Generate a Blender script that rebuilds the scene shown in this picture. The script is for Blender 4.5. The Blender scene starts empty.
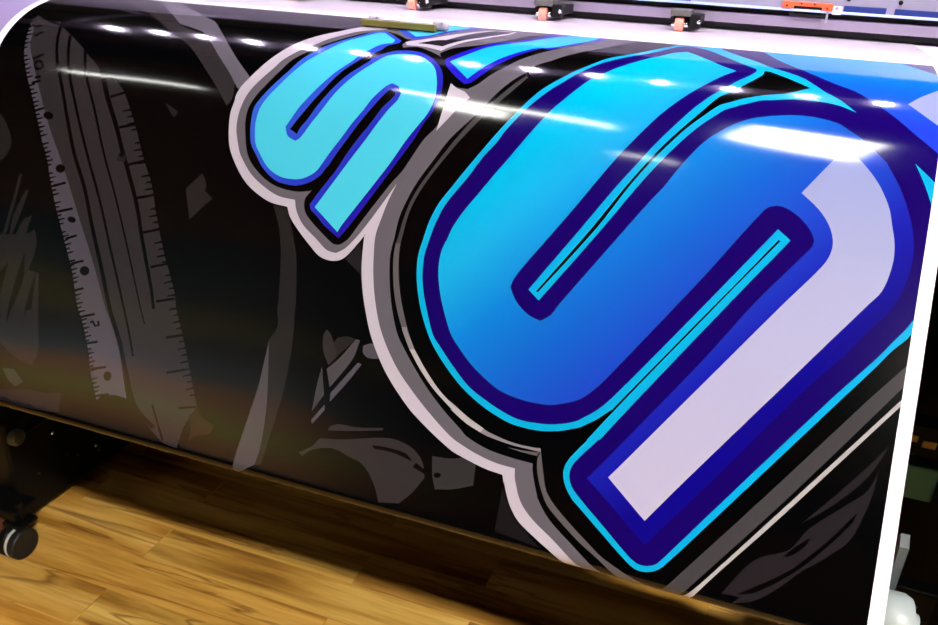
import bpy, bmesh, math, random
import numpy as np
from mathutils import Vector, Matrix
from mathutils.geometry import delaunay_2d_cdt
random.seed(4)
SC = bpy.context.scene
COL = SC.collection
PI = math.pi
EXPO = 0.12; WAVE = .0004; VR = .085; LED = 300; TUBE = 40
LAMPS = [(-2.93, .23, -2.25, .18, .022, 'long ceiling lamp far left over the printer'), (-1.12, .385, -.84, .315, .10, 'wide short ceiling lamp over the middle of the print'),
 (-1.30, .555, -.48, .32, .04, 'narrow ceiling lamp behind the wide short one, over the print'),
 (-.04, .53, .34, .40, .28, 'wide ceiling lamp over the right of the print'), (-.50, -.10, -.26, -.10, .012, 'short thin ceiling lamp in front of the others')]
WARM = [(1.06, -.92, 1.55, -.92, .16, 'broad warm ceiling lamp in front of the printer, beyond the right edge of the print')]
WARMS = 680; INKK = .555; UPS = 95

# ------------------------------------------------------------------ colours and materials
def lin(c):
    return tuple((v/255/12.92 if v/255 <= .04045 else ((v/255+.055)/1.055)**2.4) for v in c)
MATS = {}
def mat(name, col=None, rough=.5, metal=0, spec=.5, emit=None, strength=0, linear=False, coat=0):
    if name in MATS: return MATS[name]
    m = bpy.data.materials.new(name); m.use_nodes = True
    b = m.node_tree.nodes['Principled BSDF']
    if col is not None:
        c = col if linear else lin(col)
        b.inputs['Base Color'].default_value = (*c, 1)
    b.inputs['Roughness'].default_value = rough
    b.inputs['Metallic'].default_value = metal
    b.inputs['Specular IOR Level'].default_value = spec
    b.inputs['Coat Weight'].default_value = coat
    if emit:
        b.inputs['Emission Color'].default_value = (*emit, 1)
        b.inputs['Emission Strength'].default_value = strength
    MATS[name] = m
    return m
def nd(m, t, **kw):
    n = m.node_tree.nodes.new(t)
    for k, v in kw.items(): setattr(n, k, v)
    return n
def ln(m, a, b): m.node_tree.links.new(a, b)
def bump(m, scale=(200, 200, 200), strength=.1, dist=.001, detail=2):
    b = m.node_tree.nodes['Principled BSDF']
    tc = nd(m, 'ShaderNodeTexCoord'); mp = nd(m, 'ShaderNodeMapping'); mp.inputs['Scale'].default_value = scale
    no = nd(m, 'ShaderNodeTexNoise'); no.inputs['Scale'].default_value = 1; no.inputs['Detail'].default_value = detail
    bp = nd(m, 'ShaderNodeBump'); bp.inputs['Strength'].default_value = strength; bp.inputs['Distance'].default_value = dist
    ln(m, tc.outputs['Object'], mp.inputs['Vector']); ln(m, mp.outputs['Vector'], no.inputs['Vector'])
    ln(m, no.outputs['Fac'], bp.inputs['Height']); ln(m, bp.outputs['Normal'], b.inputs['Normal'])
    return m
def ramp(m, stops, fac):
    r = nd(m, 'ShaderNodeValToRGB'); e = r.color_ramp.elements
    while len(e) < len(stops): e.new(.5)
    for k, (p, c) in enumerate(stops): e[k].position = p; e[k].color = (*c, 1)
    ln(m, fac, r.inputs['Fac'])
    return r

# ------------------------------------------------------------------ mesh helpers
def obj(name, bm, m, parent=None, smooth=None, loc=None):
    me = bpy.data.meshes.new(name)
    if isinstance(m, (list, tuple)):
        for q in m: me.materials.append(q)
    else: me.materials.append(m)
    if smooth is not None:
        for f in bm.faces: f.smooth = True
        for e in bm.edges:
            if len(e.link_faces) == 2 and e.calc_face_angle(0) > math.radians(smooth): e.smooth = False
    bm.to_mesh(me); bm.free()
    o = bpy.data.objects.new(name, me); COL.objects.link(o)
    if parent is not None: o.parent = parent
    if loc: o.location = loc
    return o
def empty(name, loc=(0, 0, 0)):
    o = bpy.data.objects.new(name, None); COL.objects.link(o); o.location = loc
    o.empty_display_size = .05
    return o
def tag(o, label=None, cat=None, group=None, kind=None):
    if label: o['label'] = label
    if cat: o['category'] = cat
    if group: o['group'] = group
    if kind: o['kind'] = kind
    return o
def box(bm, x0, x1, y0, y1, z0, z1, bev=0, seg=2, rot=None):
    r = bmesh.ops.create_cube(bm, size=1)
    vs = r['verts']
    M = Matrix.Translation(((x0+x1)/2, (y0+y1)/2, (z0+z1)/2)) @ (rot if rot else Matrix()) @ Matrix.Diagonal((abs(x1-x0), abs(y1-y0), abs(z1-z0), 1))
    for v in vs: v.co = M @ v.co
    if bev:
        es = list({e for v in vs for e in v.link_edges})
        bmesh.ops.bevel(bm, geom=es, offset=bev, segments=seg, affect='EDGES', profile=.5)
    return bm
def cyl(bm, c, r, h, axis='Z', seg=32, bev=0, r2=None):
    R = {'Z': Matrix(), 'X': Matrix.Rotation(PI/2, 4, 'Y'), 'Y': Matrix.Rotation(PI/2, 4, 'X')}[axis]
    q = bmesh.ops.create_cone(bm, cap_ends=True, segments=seg, radius1=r, radius2=r if r2 is None else r2, depth=h, matrix=Matrix.Translation(c) @ R)
    if bev:
        es = [e for e in {e for v in q['verts'] for e in v.link_edges} if any(len(f.verts) > 4 for f in e.link_faces)]
        bmesh.ops.bevel(bm, geom=es, offset=bev, segments=3, affect='EDGES', profile=.5)
    return bm
def lathe(bm, prof, c, axis='X', seg=40):
    """prof: list of (offset along axis, radius)"""
    rings = []
    for a, r in prof:
        ring = []
        for k in range(seg):
            t = 2*PI*k/seg; u, w = r*math.cos(t), r*math.sin(t)
            p = {'X': (a, u, w), 'Y': (u, a, w), 'Z': (u, w, a)}[axis]
            ring.append(bm.verts.new((c[0]+p[0], c[1]+p[1], c[2]+p[2])))
        rings.append(ring)
    for i in range(len(rings)-1):
        for k in range(seg):
            bm.faces.new((rings[i][k], rings[i][(k+1) % seg], rings[i+1][(k+1) % seg], rings[i+1][k]))
    bm.faces.new(rings[0]); bm.faces.new(rings[-1])
    bmesh.ops.recalc_face_normals(bm, faces=bm.faces)
    return bm
def extr(bm, poly, x0, x1):
    """closed (y,z) outline extruded along x"""
    a = [bm.verts.new((x0, y, z)) for y, z in poly]; b = [bm.verts.new((x1, y, z)) for y, z in poly]
    n = len(poly)
    for k in range(n): bm.faces.new((a[k], a[(k+1) % n], b[(k+1) % n], b[k]))
    bm.faces.new(a[::-1]); bm.faces.new(b)
    bmesh.ops.recalc_face_normals(bm, faces=bm.faces)
    return bm
def tube(bm, pts, r, seg=10):
    pts = [Vector(p) for p in pts]; rings = []
    up = Vector((.13, .21, .97)).normalized()
    for i, p in enumerate(pts):
        d = (pts[min(i+1, len(pts)-1)] - pts[max(i-1, 0)]).normalized()
        a = d.cross(up).normalized(); b = d.cross(a)
        rings.append([bm.verts.new(p + a*r*math.cos(2*PI*k/seg) + b*r*math.sin(2*PI*k/seg)) for k in range(seg)])
    for i in range(len(rings)-1):
        for k in range(seg): bm.faces.new((rings[i][k], rings[i][(k+1) % seg], rings[i+1][(k+1) % seg], rings[i+1][k]))
    bm.faces.new(rings[0]); bm.faces.new(rings[-1])
    bmesh.ops.recalc_face_normals(bm, faces=bm.faces)
    return bm
def N(): return bmesh.new()

# ------------------------------------------------------------------ camera
cd = bpy.data.cameras.new('camera'); cam = bpy.data.objects.new('camera', cd); COL.objects.link(cam)
CX = Vector((.9395, -.1821, .2906)).normalized(); CY = Vector((.3395, .3737, -.8632)); CY = (CY - CX*CX.dot(CY)).normalized(); CZ = CX.cross(CY)
M = Matrix((CX, CY, CZ)).to_4x4(); M.translation = (0, 0, 1.07)
cam.matrix_world = M
cd.sensor_width = 36; cd.lens = 806/938*36; cd.clip_start = .01; cd.clip_end = 60
SC.camera = cam
cd.dof.use_dof = True; cd.dof.focus_distance = 1.0; cd.dof.aperture_fstop = 7
vs = SC.view_settings
vs.view_transform = 'Standard'; vs.look = 'None'; vs.gamma = 1; vs.use_curve_mapping = False
vs.exposure = EXPO
ART = [
('k45','-10880,8774 -10732,8884 -10496,9148 -10454,9309 -10505,9482 -10566,9515 -10853,9550 -11154,8850'),
('k60','-11126,6930 -10810,7069 -10488,7160 -10015,7422 -9634,7675 -9387,7840 -9247,7992 -9068,7972 -8807,8155 -8643,8343 -8368,8714 -8075,9151 -7821,9487 -7583,9910 -7273,10420 -6934,10908 -6807,11154 -6637,11406 -6355,11872 -6081,12325 -6189,12584 -6201,12888 -6405,12869 -6598,12778 -6804,12655 -7036,12467 -7247,12234 -7491,11860 -7780,11485 -7920,11346 -8200,10953 -8813,10179 -9498,9328 -9883,8904 -10317,8325 -10623,7919 -10981,7369 -11141,7077'),
('k95','-11094,7139 -10979,7476 -10857,7759 -10638,8100 -10402,8419 -10100,8848 -9865,9190 -9710,9394 -9556,9659 -9264,10093 -8907,10582 -8660,10921 -8398,11362 -8181,11636 -7969,11957 -7814,12248 -7596,12562 -7534,12478 -7339,12436 -7149,12443 -7491,11860 -7780,11485 -7911,11344 -8200,10953 -8509,10553 -8813,10179 -9228,9652 -9498,9328 -9860,8901 -10294,8322 -10589,7916 -10819,7611 -10945,7307'),
('base','-10540,7127 -10303,7653 -9899,8282 -9614,8752 -9302,9244 -8926,9733 -8585,10265 -8173,10879 -7860,11360 -7536,11769 -7336,12084 -7000,12540 -6638,12740 -6602,12692 -6950,12504 -7278,12058 -7480,11744 -7804,11335 -8116,10857 -8528,10244 -8871,9712 -9248,9223 -9558,8735 -9844,8267 -10246,7646 -10478,7133'),
('base','-10228,7325 -9973,7852 -9512,8573 -9022,9285 -8587,9877 -8171,10501 -7679,11231 -7434,11601 -7265,11888 -7236,11877 -7404,11590 -7647,11218 -8136,10487 -8550,9862 -8982,9269 -9468,8559 -9923,7842 -10171,7322'),
('base','-9825,7504 -9602,7947 -9193,8535 -8784,9171 -8354,9763 -7956,10350 -7412,11180 -7233,11435 -7219,11429 -7394,11172 -7933,10341 -8327,9752 -8751,9159 -9155,8522 -9557,7935 -9771,7498'),
('base','-9344,7879 -9064,8318 -8777,8694 -8474,9134 -8006,9791 -7705,10311 -7323,10947 -7184,11210 -7140,11196 -7275,10930 -7652,10293 -7949,9769 -8412,9109 -8711,8667 -8991,8292 -9264,7854'),
('base','-6753,12443 -6447,12848 -6422,12835 -6728,12430'),
('base','-10617,7857 -10474,7746 -10510,7713 -10659,7819'),
('base','-10464,8255 -10317,8192 -10343,8159 -10494,8216'),
('base','-10228,8695 -10054,8608 -10081,8577 -10260,8659'),
('base','-9439,9782 -9241,9702 -9262,9672 -9465,9746'),
('base','-9202,10142 -8976,10057 -8996,10028 -9226,10107'),
('base','-8927,10515 -8755,10430 -8778,10402 -8954,10482'),
('base','-8704,10853 -8504,10766 -8524,10738 -8728,10820'),
('base','-8499,11205 -8365,11148 -8384,11120 -8522,11172'),
('base','-8255,11547 -8047,11460 -8065,11433 -8277,11514'),
('base','-8036,11887 -7859,11817 -7876,11790 -8056,11855'),
('base','-7831,12198 -7604,12119 -7619,12092 -7849,12166'),
('base','-7600,12520 -7434,12457 -7449,12431 -7618,12489'),
('base','-8963,8309 -8727,8205 -8750,8173 -8991,8272'),
('base','-8643,8757 -8371,8671 -8390,8640 -8665,8719'),
('base','-8286,9289 -8032,9184 -8052,9154 -8310,9253'),
('base','-7972,9748 -7723,9666 -7740,9636 -7993,9713'),
('base','-7692,10218 -7449,10130 -7466,10101 -7712,10183'),
('base','-7400,10671 -7162,10582 -7178,10554 -7420,10637'),
('base','-7147,11117 -6883,11022 -6898,10995 -7166,11085'),
('base','-6834,11558 -6587,11475 -6601,11448 -6851,11526'),
('base','-6660,12002 -6355,11887 -6370,11861 -6678,11971'),
('base','-6329,12403 -6096,12336 -6107,12309 -6343,12372'),
('base','-11116,7226 -11005,7175 -10986,7197 -11074,7276'),
('base','-11078,7318 -10993,7287 -10976,7308 -11040,7364'),
('base','-11047,7404 -10930,7357 -10915,7378 -11013,7448'),
('base','-11019,7486 -10931,7458 -10917,7477 -10988,7529'),
('base','-10983,7567 -10861,7524 -10848,7542 -10954,7608'),
('base','-10950,7645 -10860,7618 -10847,7636 -10922,7686'),
('base','-10877,7796 -10786,7770 -10774,7787 -10851,7835'),
('base','-10826,7868 -10702,7827 -10691,7843 -10801,7906'),
('base','-10777,7938 -10686,7912 -10675,7929 -10753,7976'),
('base','-10730,8008 -10604,7968 -10594,7984 -10706,8046'),
('base','-10684,8077 -10592,8052 -10582,8068 -10662,8114'),
('base','-10635,8144 -10509,8104 -10500,8120 -10614,8180'),
('base','-10538,8274 -10412,8234 -10403,8250 -10518,8310'),
('base','-10491,8339 -10399,8313 -10390,8329 -10470,8374'),
('base','-10444,8403 -10318,8363 -10309,8379 -10423,8439'),
('base','-10398,8467 -10307,8442 -10298,8457 -10377,8503'),
('base','-10352,8532 -10227,8492 -10218,8507 -10332,8567'),
('base','-10307,8596 -10216,8570 -10207,8586 -10286,8631'),
('base','-10217,8723 -10127,8697 -10118,8713 -10197,8758'),
('base','-10173,8786 -10049,8746 -10040,8761 -10153,8821'),
('base','-10129,8849 -10039,8823 -10030,8838 -10109,8884'),
('base','-10086,8912 -9962,8872 -9954,8887 -10066,8946'),
('base','-10042,8974 -9953,8948 -9944,8963 -10023,9009'),
('base','-10000,9037 -9877,8996 -9868,9011 -9980,9071'),
('base','-9914,9160 -9792,9120 -9784,9135 -9895,9194'),
('base','-9870,9221 -9781,9195 -9773,9210 -9851,9255'),
('base','-9824,9281 -9703,9241 -9694,9255 -9805,9315'),
('base','-9779,9341 -9691,9315 -9682,9330 -9760,9375'),
('base','-9735,9402 -9615,9361 -9606,9375 -9716,9435'),
('base','-9699,9464 -9611,9437 -9603,9452 -9680,9497'),
('base','-9626,9588 -9539,9561 -9531,9576 -9608,9621'),
('base','-9590,9650 -9471,9609 -9463,9623 -9572,9683'),
('base','-9550,9710 -9463,9683 -9455,9698 -9531,9743'),
('base','-9510,9770 -9391,9729 -9383,9743 -9491,9803'),
('base','-9469,9830 -9383,9803 -9375,9817 -9451,9863'),
('base','-9429,9889 -9311,9848 -9303,9862 -9411,9922'),
('base','-9350,10008 -9232,9966 -9224,9980 -9331,10040'),
('base','-9310,10067 -9225,10039 -9217,10053 -9292,10099'),
('base','-9269,10125 -9152,10083 -9144,10097 -9251,10157'),
('base','-9227,10182 -9142,10155 -9134,10169 -9209,10214'),
('base','-9185,10239 -9069,10197 -9061,10211 -9167,10271'),
('base','-9143,10296 -9059,10269 -9051,10283 -9126,10328'),
('base','-9061,10410 -8977,10382 -8969,10396 -9043,10441'),
('base','-9019,10466 -8904,10424 -8897,10438 -9002,10498'),
('base','-8978,10522 -8895,10495 -8887,10509 -8961,10554'),
('base','-8938,10578 -8823,10536 -8815,10550 -8920,10610'),
('base','-8897,10634 -8814,10606 -8806,10620 -8879,10665'),
('base','-8856,10690 -8742,10647 -8735,10661 -8839,10721'),
('base','-8776,10800 -8662,10758 -8654,10772 -8758,10831'),
('base','-8735,10855 -8653,10828 -8646,10841 -8718,10886'),
('base','-8695,10910 -8582,10868 -8575,10881 -8678,10941'),
('base','-8661,10967 -8579,10939 -8571,10952 -8644,10997'),
('base','-8627,11023 -8515,10981 -8507,10994 -8610,11054'),
('base','-8593,11080 -8512,11052 -8505,11065 -8576,11110'),
('base','-8527,11192 -8445,11164 -8438,11177 -8510,11222'),
('base','-8493,11248 -8382,11205 -8375,11218 -8476,11278'),
('base','-8460,11304 -8379,11276 -8372,11289 -8443,11334'),
('base','-8427,11359 -8316,11316 -8309,11329 -8410,11389'),
('base','-8385,11411 -8305,11383 -8298,11396 -8369,11441'),
('base','-8344,11463 -8234,11420 -8227,11433 -8328,11493'),
('base','-8263,11566 -8153,11523 -8146,11536 -8246,11596'),
('base','-8222,11617 -8142,11589 -8135,11602 -8205,11647'),
('base','-8185,11670 -8076,11627 -8069,11640 -8169,11700'),
('base','-8150,11723 -8071,11695 -8064,11708 -8134,11753'),
('base','-8115,11776 -8007,11733 -8000,11746 -8099,11806'),
('base','-8080,11829 -8002,11801 -7995,11813 -8064,11858'),
('base','-8011,11935 -7933,11906 -7926,11919 -7995,11964'),
('base','-7980,11988 -7873,11945 -7866,11957 -7964,12017'),
('base','-7951,12042 -7873,12014 -7866,12026 -7935,12071'),
('base','-7922,12096 -7815,12053 -7808,12065 -7907,12125'),
('base','-7894,12150 -7816,12121 -7809,12134 -7878,12179'),
('base','-7865,12204 -7758,12160 -7752,12172 -7849,12232'),
('base','-7800,12307 -7693,12263 -7687,12276 -7784,12336'),
('base','-7764,12358 -7687,12329 -7681,12341 -7749,12386'),
('base','-7729,12408 -7624,12364 -7617,12377 -7714,12436'),
('base','-7694,12458 -7618,12429 -7611,12442 -7679,12486'),
('base','-7659,12508 -7554,12465 -7547,12477 -7644,12536'),
('base','-8554,8425 -8692,8480 -8684,8495 -8536,8459'),
('base','-8483,8520 -8579,8557 -8571,8572 -8465,8554'),
('base','-8413,8614 -8550,8670 -8542,8684 -8395,8648'),
('base','-8344,8708 -8440,8745 -8432,8760 -8327,8741'),
('base','-8217,8897 -8312,8935 -8305,8949 -8200,8930'),
('base','-8154,8991 -8290,9046 -8282,9061 -8138,9023'),
('base','-8092,9084 -8186,9121 -8179,9136 -8075,9116'),
('base','-8028,9175 -8162,9231 -8155,9245 -8011,9208'),
('base','-7893,9354 -8026,9410 -8019,9424 -7877,9386'),
('base','-7827,9443 -7919,9481 -7912,9495 -7810,9475'),
('base','-7769,9534 -7901,9590 -7894,9604 -7753,9566'),
('base','-7717,9627 -7809,9665 -7802,9679 -7701,9659'),
('base','-7613,9811 -7704,9849 -7697,9863 -7597,9843'),
('base','-7561,9903 -7691,9959 -7684,9973 -7545,9934'),
('base','-7507,9992 -7597,10031 -7590,10044 -7491,10023'),
('base','-7453,10082 -7581,10138 -7574,10152 -7437,10113'),
('base','-7345,10259 -7473,10316 -7466,10329 -7329,10290'),
('base','-7292,10347 -7381,10386 -7374,10399 -7276,10377'),
('base','-7237,10434 -7364,10491 -7357,10504 -7221,10464'),
('base','-7178,10518 -7267,10557 -7260,10570 -7163,10548'),
('base','-7062,10686 -7149,10725 -7143,10738 -7047,10716'),
('base','-7004,10769 -7129,10826 -7122,10839 -6989,10799'),
('base','-6946,10852 -7034,10891 -7027,10904 -6932,10881'),
('base','-6895,10936 -7019,10993 -7013,11006 -6880,10966'),
('base','-6806,11109 -6929,11166 -6923,11179 -6791,11138'),
('base','-6755,11192 -6841,11231 -6835,11244 -6740,11221'),
('base','-6701,11273 -6823,11331 -6817,11343 -6686,11302'),
('base','-6646,11354 -6732,11393 -6725,11406 -6632,11383'),
('base','-6545,11517 -6630,11556 -6624,11569 -6531,11545'),
('base','-6496,11598 -6617,11656 -6611,11668 -6482,11626'),
('base','-6447,11679 -6531,11718 -6525,11731 -6433,11707'),
('base','-6399,11760 -6519,11817 -6512,11830 -6385,11788'),
('base','-6302,11919 -6421,11977 -6415,11989 -6288,11947'),
('base','-6254,11999 -6337,12038 -6331,12050 -6240,12026'),
('base','-6207,12078 -6325,12136 -6319,12147 -6193,12105'),
('base','-6159,12156 -6242,12196 -6235,12208 -6145,12183'),
('base','-10388,7917 -10380,7974 -10411,8013 -10470,8020 -10534,7991 -10579,7937 -10588,7879 -10558,7839 -10499,7833 -10434,7863'),
('k60','-10436,7922 -10430,7951 -10443,7970 -10470,7973 -10500,7958 -10521,7931 -10527,7902 -10514,7883 -10487,7880 -10458,7895'),
('base','-10437,8165 -10345,8125 -10377,8086 -10469,8126'),
('base','-10938,7240 -10840,7196 -10880,7152 -10977,7196'),
('base','-10797,7369 -10710,7331 -10746,7291 -10832,7330'),
('base','-10835,7428 -10776,7400 -10811,7362 -10869,7391'),
('base','-9862,8727 -9879,8759 -9927,8774 -9987,8767 -10038,8739 -10058,8701 -10041,8669 -9992,8653 -9932,8661 -9882,8689'),
('base','-9344,9476 -9346,9516 -9379,9546 -9431,9553 -9483,9536 -9515,9500 -9514,9459 -9480,9430 -9428,9423 -9376,9440'),
('base','-8862,10215 -8876,10239 -8915,10252 -8963,10247 -9002,10227 -9018,10200 -9003,10175 -8965,10163 -8917,10167 -8878,10187'),
('base','-8367,10877 -8367,10919 -8397,10951 -8446,10959 -8495,10942 -8526,10905 -8526,10863 -8496,10832 -8446,10823 -8397,10841'),
('base','-7484,12207 -7482,12246 -7505,12275 -7544,12283 -7584,12267 -7610,12233 -7612,12194 -7589,12165 -7550,12157 -7510,12173'),
('base','-8068,11555 -7992,11620 -7916,11586 -7946,11522 -7982,11533 -7954,11576 -7981,11590 -8039,11535'),
('base','-8070,11589 -8039,11553 -8067,11536 -8098,11572'),
('k40','-8533,9098 -8392,9138 -8366,9233 -8514,9234'),
('base','-8506,9074 -8429,9111 -8429,9183 -8492,9160'),
('k45','-10126,9679 -10071,9659 -10028,10090 -9999,10566 -10051,10614'),
('k45','-9916,9892 -9857,9896 -9859,10265 -9907,10669 -9979,10323'),
('k40','-10097,10621 -9825,10577 -9783,10332 -9648,10252 -9646,10548 -9520,10449 -9400,10664 -9392,11050 -9203,11055 -9039,11481 -8826,11983 -8778,12103 -8796,12337 -9116,12282 -9452,12146 -9787,12137 -10386,10748'),
('base','-9562,10808 -9567,11196 -9521,11648 -9468,11885 -9455,11580 -9435,11173'),
('base','-9791,11003 -9742,11459 -9726,11610 -9900,11178'),
('base','-9246,11063 -9260,11371 -9231,11612 -9209,11947 -9209,11609 -9124,11592'),
('k55','-9272,12462 -9074,12439 -8857,12576 -8955,12670 -9123,12596'),
('k38','-9193,12758 -8691,12650 -8424,12646 -8186,12577 -8123,12847 -8678,12899 -9137,12892'),
('k60','-8727,6884 -8019,7293 -7306,7901 -7005,8199 -6954,8105 -6988,7864 -7040,7657 -7468,7332 -7894,7040 -8523,6771 -10420,4970 -12645,3184 -10757,5476'),
('k110','-8523,6771 -8282,6853 -7930,6980 -7485,7385 -7125,7710 -6944,7901 -6880,7940 -6796,7722 -7181,7393 -7749,6838 -7981,6616 -8262,6468 -9272,5752 -11335,3855 -11457,4137'),
('k45','-5835,9510 -5619,9513 -5445,9827 -5287,10154 -5088,10829 -5118,10768 -5006,11256 -4953,11845 -4963,12403 -4981,12811 -5067,12831 -5060,12620 -5128,12114 -5241,11640 -5340,11289 -5277,11106 -5368,10814 -5355,10793 -5526,10124 -5679,9757'),
('k85','-5340,11289 -5241,11640 -5121,12112 -5053,12619 -5067,12831 -5172,12905 -5291,12998 -5355,12949 -5359,12788 -5333,12291 -5312,11889 -5324,11590'),
('k50','-7244,9480 -7057,9225 -6948,9361 -6931,9471 -6777,9561 -6865,9667 -7033,9906'),
('k45','-8018,8270 -7758,8379 -7787,8482 -7877,8414'),
('k38','-4608,10055 -4456,9822 -4326,10229'),
('k60','-4619,11078 -4597,10990 -4520,11042 -4358,11291 -4444,11424 -4563,11267'),
('k50','-4423,11066 -4293,11020 -4174,11040 -4360,11282 -4454,11145'),
('k85','-4172,11033 -4118,11038 -4147,11281 -4348,11689 -4454,11476 -4319,11300'),
('k75','-4524,11457 -4397,11790 -4499,12023 -4528,11688'),
('k95','-4068,11313 -4012,11325 -4134,11571 -4298,11859 -4321,11757'),
('k95','-4356,11904 -4336,11971 -4454,12174 -4476,12125'),
('k95','-4058,11099 -3967,11048 -3724,11048 -3658,11164 -3849,11220 -3969,11228 -4043,11178'),
('k60','-4232,12204 -4212,12151 -4122,12099 -3850,12079 -3527,12011 -3535,12044 -3935,12142'),
('k60','-4521,12542 -4376,12434 -4305,12316 -4005,12263 -3431,12114 -3156,12143 -3002,12230 -2929,12319 -2876,12458 -2984,12665 -3107,12816 -3358,12864 -3480,12666 -3663,12495 -3885,12439 -4105,12396 -4364,12473 -4473,12584'),
('base','-3615,12244 -3401,12225 -3163,12243 -3071,12313 -3322,12268 -3571,12278'),
('k55','-2848,12193 -2598,12164 -2401,12087 -2311,12171 -2285,12403 -2512,12503 -2722,12555 -2792,12407'),
('base','-3047,12372 -2845,12429 -2882,12565 -2966,12645 -2941,12669 -2842,12584 -2801,12400 -3026,12317'),
('base','-2690,12382 -2693,12401 -2712,12416 -2738,12422 -2762,12417 -2774,12403 -2771,12384 -2752,12368 -2726,12362 -2702,12367'),
('k35','-1945,12348 -1935,12546 -1923,12832 -1616,12859 -1370,12883 -1746,12625'),
('spray','-6159,12443 -6058,12336 -5966,12433 -5773,12490 -5791,12610 -6001,12675 -6077,12792 -6076,12625'),
('k38','558,12833 820,12418 1135,12225 1268,11992 1588,11656 1761,11469 1837,11261 1814,11492 1775,11681 1672,11994 1474,12224 1269,12422 1068,12655 888,12812 676,12901 749,12816'),
('base','711,12798 1138,12458 1339,12225 1493,12023 1696,11708 1678,11807 1432,12171 1205,12447 875,12737'),
('k38','1199,11944 1420,11655 1671,11309 1904,10961 1742,11336 1430,11725'),
('base','1082,12322 1151,12221 1238,12126 1313,12059 1277,12152 1176,12268'),
('white','-6914,8063 -6883,7891 -6794,7715 -6688,7514 -6627,7401 -6415,7060 -6159,6783 -5885,6555 -5787,6455 -5507,6179 -5321,6180 -5148,6289 -4606,6610 -3324,6942 -1856,7481 -760,9892 -3,12638 -186,13316 -627,13253 -936,13094 -1196,12924 -1445,12796 -1681,12662 -1806,12531 -1883,12405 -1951,12257 -1940,12309 -1978,12205 -2191,12186 -2440,12133 -2655,12071 -3192,11775 -3429,11592 -3657,11382 -3848,11159 -4011,10926 -4126,10712 -4242,10461 -4327,10223 -4379,10019 -4434,9704 -4416,9688 -4588,10000 -4673,10084 -4812,10115 -4970,10083 -5158,9957 -5382,9781 -5545,9628 -5622,9503 -5883,9481 -6155,9375 -6410,9208 -6723,8852 -6836,8599 -6909,8297 -6901,8099'),
('grey','-6766,8384 -6772,8180 -6723,7942 -6597,7700 -6485,7515 -6420,7376 -6245,7153 -6074,6994 -5934,6821 -5780,6675 -5568,6480 -5254,6335 -5227,5974 -4845,5256 -4158,4374 -2204,4431 -1012,4353 -673,7318 -537,11014 -3,12638 -67,13385 -535,13175 -955,12957 -1040,12899 -1272,12751 -1526,12604 -1676,12481 -1762,12357 -1817,12225 -1770,12341 -1830,12209 -1855,12101 -2078,12094 -2302,12054 -2515,11991 -2694,11918 -3050,11685 -3310,11487 -3531,11295 -3715,11091 -3872,10878 -3980,10684 -4090,10433 -4172,10195 -4234,9951 -4282,9680 -4262,9429 -4234,9207 -4179,8962 -4473,9635 -4647,9924 -4754,10002 -4885,9989 -5069,9872 -5331,9701 -5480,9526 -5539,9393 -5799,9376 -6071,9270 -6317,9120 -6548,8888 -6606,8799 -6732,8539'),
('white','-4784,6711 -4460,6511 -4373,6439 -4090,6168 -3806,5874 -3435,5829 -3455,6011 -3669,6280 -3953,6540 -4144,6783 -4190,6861 -4440,6800 -4729,6796'),
('dark','-4590,6714 -4363,6561 -4240,6533 -3919,6106 -3724,5888 -3452,5898 -3689,6219 -4021,6508 -4168,6672 -4217,6741 -4414,6720'),
('base','-6639,8368 -6650,8195 -6595,7995 -6497,7799 -6373,7561 -6274,7358 -6116,7164 -6010,7045 -5855,6897 -5661,6715 -5451,6511 -5243,6393 -5017,6475 -4804,6617 -4725,6617 -4795,6774 -4795,6884 -4566,6819 -4303,6911 -4142,7000 -4185,6924 -4056,6768 -3664,6566 -3395,6321 -3112,5962 -2556,5641 -2187,5763 -2386,6246 -2756,6588 -3031,6859 -3196,7061 -3349,7257 -3469,7433 -3582,7534 -3722,7531 -3831,7496 -3816,7684 -3799,7919 -3852,8131 -3977,8330 -4148,8777 -4270,8991 -4546,9580 -4646,9802 -4731,9885 -4821,9893 -4978,9804 -5200,9658 -5334,9545 -5386,9445 -5397,9339 -5336,9228 -5503,9273 -5713,9273 -5966,9219 -6232,9071 -6438,8873 -6594,8521'),
('white','-3837,8186 -3832,7971 -3835,7717 -3838,7472 -3733,7541 -3610,7581 -3518,7663 -3609,7780 -3717,7985'),
('base','-3635,8286 -3775,8592 -3899,8873 -3971,9102 -4026,9392 -4022,9693 -4018,9893 -3975,10097 -3895,10356 -3794,10607 -3649,10877 -3517,11031 -3311,11249 -3064,11473 -2808,11670 -2579,11820 -2505,11875 -2227,11961 -1929,11993 -1665,12000 -1657,12057 -1591,12223 -1518,12377 -1566,12308 -1448,12459 -1309,12584 -1097,12722 -827,12894 -376,13162 -67,13385 112,13128 181,11952 -444,7285 -741,4068 -1468,4843 -1743,5886 -2006,6239 -2362,6568 -2527,6722 -2662,6863 -2804,6973 -2870,7106 -2996,7260 -3155,7500 -3369,7889'),
('dark','-2244,6551 -2098,6364 -1775,5899 -1331,5865 -1269,5942 -1593,6342 -1820,6553 -1932,6578'),
('k75','-3560,8276 -3346,7887 -3134,7576 -2991,7362 -2876,7200 -2853,7235 -2958,7434 -3080,7623 -3281,7930 -3486,8266'),
('k75','-3561,8276 -3716,8606 -3848,8899 -3933,9162 -3967,9405 -3975,9664 -3987,9739 -3922,9728 -3915,9353 -3870,9109 -3774,8845 -3647,8575 -3487,8266'),
('k100','-3987,9739 -3970,9906 -3923,10109 -3838,10366 -3711,10633 -3626,10770 -3559,10757 -3644,10599 -3761,10352 -3856,10076 -3906,9853 -3922,9728'),
('k150','-3626,10770 -3610,10806 -3457,11019 -3392,11006 -3543,10793 -3559,10757'),
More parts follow.
